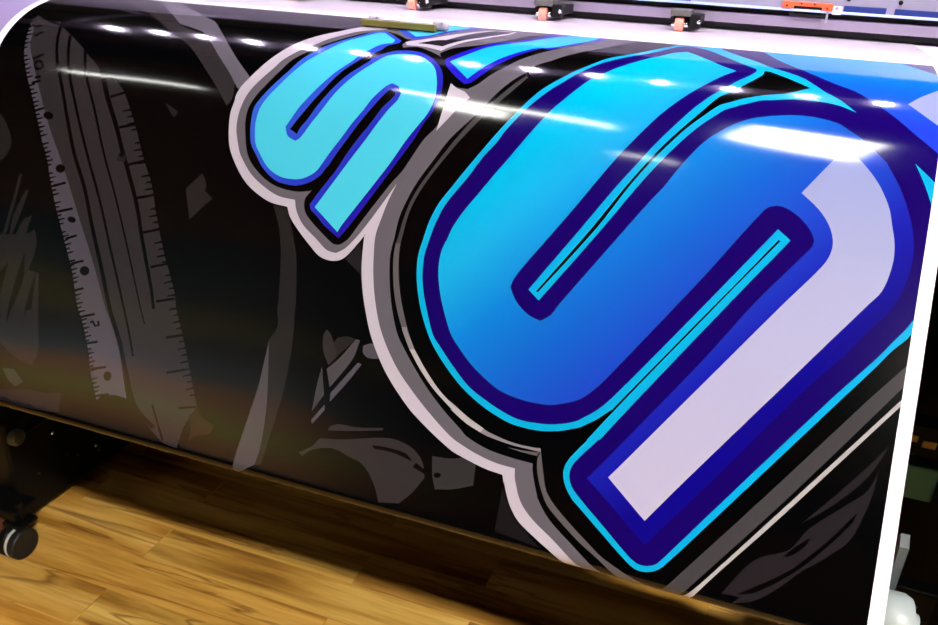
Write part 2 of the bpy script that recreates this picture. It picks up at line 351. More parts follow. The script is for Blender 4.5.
('light','-3457,11019 -3251,11237 -3010,11442 -2741,11617 -2772,11610 -2541,11731 -2346,11796 -2319,11743 -2540,11654 -2796,11518 -2664,11600 -2928,11444 -3167,11239 -3392,11006'),
('k150','-2346,11796 -2262,11819 -1962,11852 -1732,11854 -1610,11853 -1581,11815 -1553,11797 -1683,11821 -1950,11822 -2254,11770 -2319,11743'),
('k100','-1610,11853 -1626,11921 -1600,12062 -1538,12210 -1448,12360 -1521,12261 -1403,12412 -1227,12545 -974,12708 -734,12834 -221,13139 -121,13006 -687,12805 -869,12697 -1120,12535 -1337,12377 -1447,12261 -1501,12147 -1463,12210 -1534,12046 -1560,11906 -1553,11797 -1597,11826'),
('k100','-2113,11869 -1954,11888 -1728,11874 -1618,11857 -1636,11905 -1758,11907 -1913,11897'),
('k75','2209,9732 1941,10113 1648,10525 869,11674 41,12867 -165,13154 -40,13254 196,12918 1027,11729 1843,10493 1945,10335 2230,9899'),
('light','2248,10035 1944,10473 1388,11284 362,12763 204,12970 51,13186 131,13225 372,12815 912,12051 1448,11270 1938,10551 2257,10107'),
('blue','-6550,8358 -6565,8170 -6491,7983 -6391,7795 -6241,7545 -6143,7341 -6007,7136 -5865,6963 -5710,6818 -5501,6619 -5372,6464 -5221,6396 -5034,6542 -4855,6684 -4860,6765 -4994,6859 -5096,7174 -4931,7008 -4746,6945 -4521,6931 -4299,7017 -4115,7169 -4004,7328 -3936,7538 -3928,7744 -3956,7915 -4036,8112 -4113,8348 -4317,8819 -4664,9599 -4773,9805 -5044,9659 -5138,9581 -5281,9483 -5307,9420 -5238,9247 -5141,9044 -5048,8827 -5089,8804 -5213,8878 -5260,8979 -5369,9097 -5531,9182 -5657,9202 -5901,9172 -6150,9023 -6339,8824 -6444,8702 -6517,8511'),
('sky','-6476,8348 -6472,8174 -6410,7996 -6309,7809 -6173,7562 -6028,7326 -5882,7145 -5682,6877 -5472,6679 -5298,6492 -5204,6478 -4955,6681 -4953,6773 -5102,6842 -5222,7012 -5303,7125 -5359,7249 -5413,7331 -5511,7458 -5605,7600 -5699,7752 -5790,7915 -5881,8089 -5958,8292 -5998,8397 -5926,8521 -5789,8578 -5731,8527 -5628,8288 -5535,8092 -5432,7842 -5325,7646 -5210,7480 -5076,7306 -4899,7085 -4715,7020 -4488,7016 -4283,7113 -4140,7248 -4055,7423 -4009,7567 -3989,7727 -4015,7946 -4114,8164 -4211,8361 -4359,8732 -4777,9617 -4815,9726 -5228,9448 -4953,8814 -4983,8882 -4893,8679 -4798,8475 -4681,8198 -4579,7975 -4489,7813 -4474,7712 -4542,7606 -4647,7572 -4722,7628 -4859,7842 -4931,8018 -5039,8229 -5131,8449 -5227,8656 -5339,8932 -5374,8982 -5479,9065 -5557,9097 -5625,9113 -5843,9109 -6070,9012 -6274,8815 -6373,8693 -6453,8473'),
('base','-5922,8430 -5853,8272 -5762,8089 -5677,7917 -5590,7747 -5517,7598 -5437,7457 -5351,7341 -5276,7237 -5012,6944 -4846,6798 -4759,6825 -4770,6944 -4928,7015 -5097,7178 -5109,7224 -5212,7360 -5302,7466 -5388,7590 -5461,7716 -5558,7902 -5634,8073 -5703,8254 -5775,8387 -5792,8481 -5906,8424'),
('base','-4638,7669 -4556,7709 -4552,7759 -4676,7957 -4687,7988 -4778,8204 -4885,8417 -4986,8651 -5071,8894 -5141,9044 -5238,9247 -5307,9420 -5336,9397 -5290,9214 -5260,8979 -5205,8849 -5222,8915 -5127,8656 -5035,8437 -4941,8224 -4836,8007 -4699,7745'),
('blue','-5183,6106 -4902,6489 -4717,6598 -4540,6512 -4304,6227 -3963,5824 -4278,4522 -5248,4684 -5438,5435'),
('sky','-5157,6022 -4916,6315 -4710,6508 -4535,6413 -4436,6279 -4315,6087 -4142,5865 -4395,4672 -5248,4684 -5389,5394'),
('deep','-4063,7081 -4043,7007 -3988,6955 -3858,6803 -3722,6665 -3585,6527 -3275,6348 -3007,6007 -2827,5725 -2092,5453 -2149,5879 -2394,6212 -2749,6547 -2862,6523 -3131,6810 -3348,7084 -3501,7330 -3591,7442 -3656,7461 -3793,7368 -4001,7179'),
('sky3','-3980,7082 -3754,6836 -3557,6610 -3106,6301 -2779,5912 -2257,5563 -2280,5936 -2520,6263 -2767,6483 -2945,6542 -3239,6813 -3445,7058 -3640,7370'),
('cyan','-1168,5808 -1358,6146 -1256,5937 -1517,6298 -1732,6489 -1878,6595 -2016,6729 -2147,6883 -2281,7019 -2410,7167 -2539,7316 -2671,7485 -2860,7799 -3047,8132 -3091,8215 -3322,8661 -3435,8893 -3548,9125 -3615,9371 -3641,9641 -3650,9851 -3607,10095 -3540,10291 -3446,10500 -3294,10756 -3167,10920 -2946,11134 -2691,11334 -2413,11486 -2157,11582 -1978,11622 -1709,11626 -1510,11590 -1285,11511 -1125,11401 -1035,11326 -913,11181 -1015,11422 -1132,11622 -1256,11815 -1308,11955 -1297,12061 -1241,12173 -1144,12283 -1095,12316 -799,12526 -454,12767 -338,12827 -216,12824 -105,12770 -23,12671 324,12163 1364,10617 1660,10180 1786,9981 1917,9816 1950,9748 2330,9209 2303,7733 1600,5484 679,4240 -609,5676'),
('purple','-1128,5864 -1345,6227 -1235,6086 -1428,6328 -1660,6516 -1860,6680 -1999,6800 -2092,6904 -2262,7095 -2386,7260 -2514,7410 -2755,7748 -2952,8102 -2988,8201 -3137,8461 -3259,8738 -3460,9133 -3526,9378 -3558,9627 -3568,9837 -3531,10082 -3466,10278 -3380,10467 -3205,10789 -3088,10904 -2873,11099 -2619,11300 -2370,11419 -2179,11492 -1957,11548 -1727,11546 -1527,11514 -1336,11449 -1173,11347 -1052,11247 -921,11144 -874,11368 -987,11552 -1151,11790 -1224,11917 -1236,12028 -1184,12141 -1059,12253 -769,12466 -446,12703 -331,12764 -228,12763 -135,12717 -63,12621 306,12066 1286,10606 1648,10096 1800,9856 1888,9717 1951,9591 2062,9324 2097,8863 2027,8536 1943,8318 1863,8129 1795,7987 1731,7864 1549,7586 1324,7369 1064,7263 865,7176 609,7139 372,7145 117,7201 32,7215 -132,7298 -296,7373 -375,7433 -495,7539 -662,7381 -582,7257 -456,7101 -302,6911 -169,6753 -105,6639 -101,6563 -193,6505 -445,6294 -804,5912 -982,5814'),
('cyan','-2176,10024 -1695,9125 -1415,8594 -1249,8306 -1068,7991 -882,7698 -694,7412 -464,7117 -50,6719 208,7004 -207,7332 -374,7434 -414,7477 -505,7576 -637,7725 -811,7968 -1025,8308 -1167,8557 -1491,9174 -2025,10133'),
('base','-2081,10028 -1593,9146 -1306,8578 -1142,8280 -967,7989 -795,7734 -637,7507 -454,7223 -371,7152 -155,6892 -26,6727 -4,6600 74,6612 541,6907 302,7049 106,7107 22,7131 -186,7220 -336,7307 -432,7362 -606,7565 -761,7753 -933,8007 -1110,8287 -1266,8572 -1544,9151 -2055,10033'),
('cyan','-88,6815 -25,6691 -4,6541 -25,6398 -112,6465 -102,6638 -169,6759 -301,6916 -455,7105 -617,7320 -470,7118 -433,7206 -333,7122 -153,6906'),
('cyan','459,8839 610,8950 286,9465 19,9902 -249,10340 -677,11048 -987,11570 -1126,11602 -902,11215 -919,11204 -1051,11336 -1201,11458 -1270,11415 -1072,11238 -924,11043 -519,10409 -236,9959 45,9508'),
('base','485,8961 506,8974 175,9494 -339,10313 -879,11186 -1126,11602 -1482,12196 -1653,11709 -1442,11578 -1200,11464 -1050,11342 -918,11209 -897,11169 -355,10302 158,9488'),
('face','-1001,6142 -1174,6263 -1312,6431 -1399,6498 -1539,6632 -1676,6767 -1811,6901 -1942,7046 -2049,7151 -2194,7367 -2314,7546 -2424,7704 -2614,8056 -2819,8450 -2883,8566 -3080,8948 -3223,9224 -3299,9426 -3332,9590 -3363,9719 -3357,9906 -3322,10066 -3234,10297 -3129,10501 -2986,10736 -2847,10876 -2641,11050 -2428,11181 -2231,11274 -1961,11322 -1656,11316 -1509,11275 -1294,11168 -1126,10982 -950,10706 -601,10134 -254,9561 -218,9500 279,8637 352,8580 461,8569 607,8632 747,8747 840,8882 844,8972 785,9071 355,9727 -63,10457 -920,11837 -1038,12016 -863,12136 -289,12558 216,11800 1022,10558 1339,10124 1531,9822 1673,9617 1736,9497 1815,9255 1846,8934 1820,8707 1744,8454 1618,8175 1455,7906 1452,7896 1349,7799 1171,7634 1012,7528 891,7451 635,7396 381,7401 150,7452 309,7408 -20,7499 -233,7619 -369,7736 -478,7843 -588,7994 -751,8280 -865,8513 -999,8733 -1771,10124 -1845,10280 -1949,10369 -2099,10328 -2249,10230 -2335,10134 -2401,10033 -2383,9933 -2320,9792 -1871,8968 -1549,8348 -1351,8007 -1134,7660 -940,7392 -774,7180 -603,6973 -466,6810 -330,6669 -529,6544 -756,6357'),
('lilac','634,8376 905,7936 1023,7764 1198,7917 1346,8083 1458,8250 1549,8438 1592,8596 1650,8822 1661,9052 1603,9350 1489,9530 1164,10018 773,10612 0,11781 -339,12309 -783,11972 -811,11949 -703,11785 1,10691 645,9688 985,9170 1040,9013 1036,8865 965,8697 834,8536'),
('purple','-598,5819 -574,5710 -389,5484 -152,5584 153,6188 469,6500 782,6750 1043,6899 1360,7173 1674,7476 1916,7688 2228,7962 2216,8278 1948,8063 1731,7864 1064,7263 898,7095 692,6942 479,6723 265,6575 48,6460 -82,6343 -382,6086'),
('face3','151,6139 468,6499 782,6750 1043,6900 1360,7174 1674,7475 1916,7689 2228,7962 2338,6823 2610,4639 1257,3674 -2,4916 -35,5752'),
('lilac','1598,7042 1743,6874 1915,6708 2283,6302 2294,7609 1914,7340'),
('purple','1538,5523 1584,5748 1948,6247 2304,6597 2681,4575 2531,4034'),
('cyan','1731,7864 1795,7987 1863,8129 1943,8318 1971,8394 2025,8327 1993,8065 1949,8064'),
]
# ------------------------------------------------------------------ profile of the hanging print (y, z)
KN = [(1.75,.965),(1.5,.965),(1.3,.965),(1.2,.9645),(1.15,.9605),(1.1136,.9545),(1.0777,.9435),(1.05,.9300),(1.02,.909),(.985,.872),(.95,.825),(.90,.754),(.82,.640),(.7535,.545)]
def spline():
    K = np.array(KN); P = []
    tt = lambda a, b: max(np.linalg.norm(b-a)**.5, 1e-6)
    for i in range(len(K)-1):
        p0, p1, p2, p3 = K[max(i-1, 0)], K[i], K[i+1], K[min(i+2, len(K)-1)]
        t0 = 0; t1 = t0+tt(p0, p1) if i > 0 else 1e-3; t2 = t1+tt(p1, p2); t3 = t2+(tt(p2, p3) if i < len(K)-2 else 1e-3)
        if i == 0: p0 = p1-(p2-p1)*1e-3
        if i == len(K)-2: p3 = p2+(p2-p1)*1e-3
        for k in range(16):
            t = t1+(t2-t1)*k/16
            A1 = (t1-t)/(t1-t0)*p0+(t-t0)/(t1-t0)*p1; A2 = (t2-t)/(t2-t1)*p1+(t-t1)/(t2-t1)*p2; A3 = (t3-t)/(t3-t2)*p2+(t-t2)/(t3-t2)*p3
            B1 = (t2-t)/(t2-t0)*A1+(t-t0)/(t2-t0)*A2; B2 = (t3-t)/(t3-t1)*A2+(t-t1)/(t3-t1)*A3
            P.append((t2-t)/(t2-t1)*B1+(t-t1)/(t2-t1)*B2)
    P.append(K[-1])
    return P
PR = spline()
d0 = PR[-1]-PR[-2]; d0 = d0/np.linalg.norm(d0)
E0 = PR[-1]+d0*.0935; PR.append(E0)
BR = .010; n0 = np.array([d0[1], -d0[0]]); BC = E0-n0*BR            # tension bar centre
a0 = math.atan2(d0[1], d0[0]); a1 = math.radians(-26); a0 = a0 if a0 < a1 else a0-2*PI
for k in range(1, 41):
    a = a0+(a1-a0)*k/40; PR.append(BC+BR*np.array([math.sin(a), -math.cos(a)]))
RC = (.93, .31); RR = .030                                           # take-up roll
a = math.radians(90-26); PR.append(np.array([RC[0]+RR*math.cos(a), RC[1]+RR*math.sin(a)]))
PR = np.array(PR); SL = np.concatenate([[0], np.cumsum(np.linalg.norm(np.diff(PR, axis=0), axis=1))])
S_END = SL[-1]; S_BAR = SL[-42]
def surf(x, s):
    """sheet coordinates -> world, with the slight waves of the hanging vinyl"""
    y = np.interp(s, SL, PR[:, 0]); z = np.interp(s, SL, PR[:, 1])
    h = 2e-3
    ty = np.interp(s+h, SL, PR[:, 0])-np.interp(s-h, SL, PR[:, 0]); tz = np.interp(s+h, SL, PR[:, 1])-np.interp(s-h, SL, PR[:, 1])
    L = np.hypot(ty, tz)+1e-12; ny, nz = tz/L, -ty/L
    env = np.clip((s-.60)/.15, 0, 1)*np.clip((S_BAR-s)/.15, 0, 1)
    w = WAVE*env*(np.sin(2*PI*(x*1.7+s*1.1)+.6)+.6*np.sin(2*PI*(x*3.1-s*2.3)+2.1)+.35*np.sin(2*PI*(x*.8+s*5.2)+4))
    return np.stack([x, y+ny*w, z+nz*w], -1)

# ------------------------------------------------------------------ inks
INK = {'media': (252, 240, 255), 'base': (3, 3, 5), 'dark': (40, 36, 46), 'white': (218, 206, 222), 'grey': (112, 106, 116), 'light': (200, 192, 196),
 'k35': (28, 25, 28), 'k38': (40, 35, 40), 'k40': (40, 37, 38), 'k45': (40, 37, 38), 'k50': (44, 39, 39), 'spray': (50, 24, 24), 'k55': (56, 53, 56), 'k60': (54, 49, 52), 'k75': (76, 72, 76), 'k85': (86, 80, 86),
 'k95': (90, 84, 96), 'k100': (104, 98, 102), 'k110': (112, 106, 118), 'k150': (150, 142, 148),
 'blue': (48, 78, 222), 'deep': (38, 28, 205), 'sky': (84, 226, 255), 'sky3': (30, 205, 255), 'cyan': (14, 190, 246), 'purple': (27, 2, 112), 'lilac': (206, 200, 238)}
def vinyl(m):
    b = m.node_tree.nodes['Principled BSDF']
    b.inputs['IOR'].default_value = 1.5; b.inputs['Specular IOR Level'].default_value = .42
    b.inputs['Roughness'].default_value = VR
    tc = nd(m, 'ShaderNodeTexCoord'); no = nd(m, 'ShaderNodeTexNoise'); no.inputs['Scale'].default_value = 260; no.inputs['Detail'].default_value = 1
    n2 = nd(m, 'ShaderNodeTexNoise'); n2.inputs['Scale'].default_value = 60
    ad = nd(m, 'ShaderNodeMath', operation='ADD')
    bp = nd(m, 'ShaderNodeBump'); bp.inputs['Strength'].default_value = 1; bp.inputs['Distance'].default_value = .0000035
    ln(m, tc.outputs['Object'], no.inputs['Vector']); ln(m, tc.outputs['Object'], n2.inputs['Vector'])
    ln(m, no.outputs['Fac'], ad.inputs[0]); ln(m, n2.outputs['Fac'], ad.inputs[1])
    ln(m, ad.outputs['Value'], bp.inputs['Height']); ln(m, bp.outputs['Normal'], b.inputs['Normal'])
    return m
inks = {k: vinyl(mat('ink_'+k, lin(c) if k == 'media' else [v*INKK for v in lin(c)], VR, linear=True)) for k, c in INK.items()}
def gradient_ink(name, stops, a, b_, c):
    """printed colour gradient laid in the sheet's own coordinates (UV = metres along x and along the sheet)"""
    m = vinyl(mat(name, (0, 0, 0), VR)); b = m.node_tree.nodes['Principled BSDF']
    uv = nd(m, 'ShaderNodeUVMap', uv_map='sheet'); dt = nd(m, 'ShaderNodeVectorMath', operation='DOT_PRODUCT')
    dt.inputs[1].default_value = (a, b_, 0)
    ad = nd(m, 'ShaderNodeMath', operation='ADD'); ad.inputs[1].default_value = c
    ln(m, uv.outputs['UV'], dt.inputs[0]); ln(m, dt.outputs['Value'], ad.inputs[0])
    r = ramp(m, [(p, [v*INKK for v in lin(q)]) for p, q in stops], ad.outputs['Value'])
    ln(m, r.outputs['Color'], b.inputs['Base Color'])
    return m
inks['face'] = gradient_ink('ink_face', [(0, (0, 205, 255)), (.14, (28, 190, 255)), (.33, (18, 140, 240)), (.52, (24, 104, 226)), (.68, (34, 76, 218)), (.84, (30, 36, 190)), (1, (18, 8, 150))], 1.8966, 1.52, -.7718)
inks['blue'] = gradient_ink('ink_outline', [(0, (66, 128, 246)), (.45, (50, 74, 222)), (.75, (40, 30, 180)), (1, (32, 6, 150))], 2.4, 1.1, .835)
inks['lilac'] = gradient_ink('ink_insert', [(0, (166, 176, 232)), (.4, (194, 194, 236)), (1, (212, 204, 238))], 0, 2.4, -1.9)
inks['face3'] = gradient_ink('ink_face_right', [(0, (0, 180, 250)), (.35, (0, 145, 240)), (.62, (20, 110, 245)), (1, (40, 70, 245))], 0, 6.0, -3.45)

# ------------------------------------------------------------------ the print, cut along its own artwork
def smooth_loop(P):
    """Catmull-Rom through the traced points, sharp corners kept, resampled"""
    P = np.array(P, float)
    k = [0]
    for i in range(1, len(P)):
        if np.linalg.norm(P[i]-P[k[-1]]) > .0004: k.append(i)
    P = P[k]
    if np.linalg.norm(P[0]-P[-1]) < .0004: P = P[:-1]
    n = len(P)
    if n < 3: return None
    corner = []
    for i in range(n):
        a = P[i]-P[i-1]; b = P[(i+1) % n]-P[i]
        ca = np.dot(a, b)/(np.linalg.norm(a)*np.linalg.norm(b)+1e-12)
        corner.append(ca < math.cos(math.radians(38)))
    out = []
    for i in range(n):
        p1, p2 = P[i], P[(i+1) % n]; L = np.linalg.norm(p2-p1)
        p0 = P[i-1] if not corner[i] else 2*p1-p2
        p3 = P[(i+2) % n] if not corner[(i+1) % n] else 2*p2-p1
        m1 = (p2-p0)/(np.linalg.norm(p2-p1)+np.linalg.norm(p1-p0)+1e-9)*L
        m2 = (p3-p1)/(np.linalg.norm(p3-p2)+np.linalg.norm(p2-p1)+1e-9)*L
        st = max(1, int(math.ceil(L/.007)))
        for j in range(st):
            t = j/st; h0 = 2*t**3-3*t**2+1; h1 = t**3-2*t**2+t; h2 = -2*t**3+3*t**2; h3 = t**3-t**2
            out.append(h0*p1+h1*m1+h2*p2+h3*m2)
    return np.array(out)
X0, X1 = -1.155, .209          # edges of the media
PX0, PX1, PS0 = -1.1405, .1948, .574   # edges of the printed area
S0 = .12
polys = []
for c, s in ART:
    P = [tuple(float(v)*1e-4 for v in q.split(',')) for q in s.split()]
    L = smooth_loop(P)
    if L is not None:
        L[:, 0] = np.clip(L[:, 0], X0-.05, X1+.05); L[:, 1] = np.clip(L[:, 1], .3, 1.6)
        polys.append((c, L))
verts = []; edges = []
def add_line(pts, closed=True):
    b = len(verts); verts.extend([tuple(p) for p in pts]); n = len(pts)
    edges.extend([(b+i, b+(i+1) % n) for i in range(n if closed else n-1)])
for c, L in polys: add_line(L)
def seg(p, q, step=.01):
    n = max(1, int(math.ceil(math.dist(p, q)/step)))
    add_line([(p[0]+(q[0]-p[0])*i/n, p[1]+(q[1]-p[1])*i/n) for i in range(n+1)], False)
SE_ = S_END
for p, q in (((X0, S0), (X1, S0)), ((X1, S0), (X1, SE_)), ((X1, SE_), (X0, SE_)), ((X0, SE_), (X0, S0)), ((PX0, PS0), (PX1, PS0)), ((PX0, PS0), (PX0, SE_)), ((PX1, PS0), (PX1, SE_))): seg(p, q)
rows = list(np.arange(S0+.04, .5, .04))+list(np.arange(.5, .9, .006))+list(np.arange(.9, S_BAR-.01, .012))+list(np.arange(S_BAR-.01, S_BAR+.055, .0017))+list(np.arange(S_BAR+.06, SE_-.01, .02))
for j, s in enumerate(rows):
    for x in np.arange(X0+.012+(j % 2)*.01, X1-.006, .022): verts.append((x, s))
co, ed, fa, ov, oe, of = delaunay_2d_cdt([Vector(v)*10 for v in verts], edges, [], 0, 1e-4, False)
V = np.array([(v[0]/10, v[1]/10) for v in co]); T = np.array([f for f in fa if len(f) == 3])
C = V[T].mean(1)
keep = (C[:, 0] > X0) & (C[:, 0] < X1) & (C[:, 1] > S0) & (C[:, 1] < SE_)
T = T[keep]; C = C[keep]
names = list(inks.keys()); idx = np.full(len(T), names.index('base'))
for c, L in polys:
    lo, hi = L.min(0), L.max(0)
    cand = np.nonzero((C[:, 0] >= lo[0]) & (C[:, 0] <= hi[0]) & (C[:, 1] >= lo[1]) & (C[:, 1] <= hi[1]))[0]
    if not len(cand): continue
    px, py = C[cand, 0], C[cand, 1]; ins = np.zeros(len(cand), bool)
    a = L; b = np.roll(L, -1, 0)
    for (ax, ay), (bx, by) in zip(a, b):
        if ay == by: continue
        hit = ((ay > py) != (by > py)) & (px < (bx-ax)*(py-ay)/(by-ay)+ax)
        ins ^= hit
    idx[cand[ins]] = names.index(c)
out = (C[:, 0] < PX0) | (C[:, 0] > PX1) | (C[:, 1] < PS0)
idx[out] = names.index('media')
W3 = surf(V[:, 0], V[:, 1])
h = 1e-3
tx = surf(V[:, 0]+h, V[:, 1])-surf(V[:, 0]-h, V[:, 1]); ts = surf(V[:, 0], V[:, 1]+h)-surf(V[:, 0], V[:, 1]-h)
NR = np.cross(ts, tx); NR /= np.linalg.norm(NR, axis=1)[:, None]+1e-12
me = bpy.data.meshes.new('printed_vinyl')
# orientation: outward normal = up on the platen
tri = T.copy()
e1 = W3[tri[:, 1]]-W3[tri[:, 0]]; e2 = W3[tri[:, 2]]-W3[tri[:, 0]]
fl = (np.cross(e1, e2)*NR[tri[:, 0]]).sum(1) < 0
tri[fl] = tri[fl][:, ::-1]
me.from_pydata(W3.tolist(), [], tri.tolist())
for k in names: me.materials.append(inks[k])
me.polygons.foreach_set('material_index', idx.astype(np.int32))
me.polygons.foreach_set('use_smooth', np.ones(len(tri), bool))
uvl = me.uv_layers.new(name='sheet')
li = np.empty(len(me.loops), np.int32); me.loops.foreach_get('vertex_index', li)
uvl.data.foreach_set('uv', V[li].astype(np.float32).ravel())
me.update()
me.normals_split_custom_set_from_vertices([tuple(n) for n in NR])
sheet = bpy.data.objects.new('printed_vinyl', me); COL.objects.link(sheet)
tag(sheet, 'glossy black vinyl print with blue S letters and white margin, hanging off the printer', 'printed banner')

# ------------------------------------------------------------------ materials of the machine
lil = bump(mat('lilac_painted_metal', (190, 180, 205), .35), (30, 30, 30), .05)
silver = bump(mat('brushed_silver', (170, 165, 190), .32, .6), (4, 300, 300), .15)
white_m = mat('white_enamel', (235, 235, 245), .3)
black_m = bump(mat('black_powder_coat', (5, 5, 6), .5, spec=.2), (400, 400, 400), .1)
dark_m = mat('dark_rubber', (14, 14, 16), .6)
rail_m = bump(mat('rail_aluminium', (150, 138, 160), .4, .2), (3, 200, 200), .1)
chrome = mat('chrome', (220, 220, 230), .15, 1)
tire_m = bump(mat('salmon_rubber', (226, 140, 120), .6), (300, 300, 300), .2)
orange_m = mat('orange_plastic', (235, 85, 40), .4)
blue_m = mat('blue_label', (12, 36, 104), .4)
olive_m = bump(mat('olive_metal', (118, 112, 60), .4), (200, 40, 40), .2)
teal_m = bump(mat('grey_green_paint', (95, 165, 172), .5), (60, 60, 60), .1)
tealk_m = mat('dark_teal_edge', (12, 44, 46), .4)
grey_m = mat('grey_bracket', (108, 116, 122), .45)
brass_m = mat('brass_label', (200, 172, 92), .5)
LX0, LX1 = -1.62, .62

# ------------------------------------------------------------------ printer
pr = empty('wide_format_printer', (-.5, 1.5, 0))
tag(pr, 'wide format roll printer with lilac grey rail and black stand behind the hanging print', 'printer')
def part(name, bm, m, par=None, smooth=None):
    par = pr if par is None else par
    o = obj(name, bm, m, None, smooth)
    base = Vector((0, 0, 0)); q = par
    o.parent = par; 
    # keep the mesh in world coordinates
    w = Vector((0, 0, 0)); q = par
    while q is not None: w += q.location; q = q.parent
    o.data.transform(Matrix.Translation(-w))
    return o
# platen and curved apron follow the profile 3 mm under the print
b = N()
pl = [(1.74, .9642), (1.3, .9642), (1.2, .9636), (1.2, .93), (1.74, .93)]
extr(b, pl, LX0, LX1); part('platen', b, mat('pale_platen_metal', (238, 226, 246), .35))
b = N()
ap = [(y, z) for y, z in PR if y <= 1.199 and z >= .80]
nn = []
for i, (y, z) in enumerate(ap):
    j0, j1 = max(i-1, 0), min(i+1, len(ap)-1); ty, tz = ap[j1][0]-ap[j0][0], ap[j1][1]-ap[j0][1]; L = math.hypot(ty, tz); nn.append((tz/L, -ty/L))
top = [(y-n[0]*.0045, z-n[1]*.0045) for (y, z), n in zip(ap, nn)]; bot = [(y-n[0]*.0085, z-n[1]*.0085) for (y, z), n in zip(ap, nn)]
extr(b, top+bot[::-1], LX0, LX1); part('curved_apron', b, mat('lilac_apron', (150, 134, 178), .35), smooth=30)
b = N(); box(b, LX0, LX1, 1.205, 1.7, .80, .928, .004); part('front_beam', b, black_m)
# pinch rail and a black block painting the shaded slots around it
b = N(); box(b, LX0, LX1, 1.462, 1.50, .9775, .9935, .0012); part('pinch_rail', b, rail_m)
b = N(); box(b, LX0, LX1, 1.478, 1.62, .9668, 1.03, 0); part('rail_gap_shade', b, mat('gap_shade_black', (8, 6, 10), .7))
# cover: front lip, vertical silver face, sloping top
b = N(); extr(b, [(1.452, 1.0035), (1.476, 1.0035), (1.476, 1.01), (1.70, 1.01), (1.70, 1.32), (1.60, 1.32), (1.452, 1.20)], LX0, LX1); cov = part('front_cover', b, silver)
b = N(); box(b, LX0, LX1, 1.448, 1.4525, 1.0025, 1.0062, .0008); part('cover_lip', b, mat('pale_blue_trim', (175, 195, 250), .3), cov)
# printed head service parts on the cover
b = N(); box(b, .0067, .081, 1.446, 1.4525, 1.0105, 1.0165, .001); box(b, .0067, .024, 1.446, 1.4525, 1.0065, 1.0115, .001); box(b, .066, .081, 1.446, 1.4525, 1.0055, 1.0115, .001)
orp = part('orange_bracket', b, orange_m, cov)
b = N()
for x, z in ((.0135, 1.0105), (.0345, 1.0142), (.054, 1.0142), (.073, 1.0095)): cyl(b, (x, 1.4455, z), .0016, .002, 'Y', 12)
part('screw', b, black_m, orp)
b = N(); box(b, .024, .067, 1.449, 1.4535, .9985, 1.0105, .001); box(b, .019, .0725, 1.449, 1.4535, .9955, 1.0035, .0015); part('latch_block', b, black_m, cov)
b = N(); box(b, .0735, .0765, 1.447, 1.449, .9885, 1.006, .0006); part('metal_tab', b, silver, cov)
b = N(); box(b, .081, .0945, 1.446, 1.4525, 1.0015, 1.0135, .0015); wt = part('white_catch', b, white_m, cov)
b = N(); cyl(b, (.087, 1.4455, 1.0105), .0026, .002, 'Y', 16, .0004); part('red_button', b, mat('pale_red_button', (205, 120, 140), .4), wt)
for x0, x1 in ((.097, .157), (.169, .231), (.243, .305), (-.176, -.135)):
    b = N(); box(b, x0, x1, 1.4505, 1.4525, 1.0065 if x0 > 0 else 1.0025, 1.0152 if x0 > 0 else 1.0085, .0004); part('blue_panel', b, blue_m, cov)
for x, z in ((.1014, 1.0245), (.1745, 1.0242), (.2476, 1.0245), (.3207, 1.0243), (-.30, 1.0245), (-.60, 1.0245)):
    b = N(); lathe(b, [(-.0016, .0012), (-.0016, .0032), (.0012, .0032)], (x, 1.4515, z), 'Y', 20); sc_ = part('cover_screw', b, black_m, cov, 40)
# pinch rollers
def pinch(x):
    g = empty('pinch_roller', (x+.5, -.127, 0)); g.parent = pr
    w = Vector((x, 1.435, 0))
    def pp(name, b, m, sm=None):
        o = obj(name, b, m, g, sm); return o
    b = N(); lathe(b, [(-.0065, .0085), (-.0055, .0099), (.0055, .0099), (.0065, .0085)], (0, 0, .9752), 'X', 32); pp('tire', b, tire_m, 35)
    b = N(); lathe(b, [(-.0125, .0018), (-.0105, .0034), (-.0075, .0034), (.0072, .0034), (.0105, .0042), (.0135, .0042), (.0150, .0022)], (0, 0, .9752), 'X', 20); pp('axle', b, chrome, 35)
    b = N(); box(b, -.0135, .030, .008, .095, .9745, .9885, .0015); box(b, .0155, .032, -.008, .012, .9705, .9915, .002); box(b, -.0145, -.0085, -.002, .01, .974, .986, .001); pp('roller_bracket', b, black_m)
    b = N(); box(b, -.015, .017, -.008, .028, .9875, .9975, .0018); pp('spring_cap', b, mat('olive_grey_plastic', (78, 76, 74), .5))
    b = N(); lathe(b, [(-.003, .0015), (-.002, .0028), (.002, .0028), (.003, .0015)], (.030, -.008, .981), 'Y', 14); pp('screw', b, chrome, 35)
    return g
for x in (-1.09, -.84, -.595, -.361, -.140, .40): pinch(x)
# LED bar hung in front of the cover, over the platen
LB_Y, LB_Z = 1.245, 1.45
b = N(); box(b, -1.75, .62, LB_Y-.03, LB_Y+.03, LB_Z+.004, LB_Z+.03, .004)
for x in (-1.60, .59): box(b, x-.012, x+.012, LB_Y, 1.69, LB_Z+.006, LB_Z+.026, .003); box(b, x-.012, x+.012, 1.66, 1.69, 1.30, LB_Z+.02, .003)
bar = part('led_bar', b, silver)
led_m = mat('led_emitter', (255, 255, 255), .3, emit=(.95, .82, 1), strength=LED)
x = -1.455
while x < .56:
    b = N(); cyl(b, (x, LB_Y, LB_Z), .0125, .008, 'Z', 24); part('led_lamp', b, led_m, bar); x += .1275
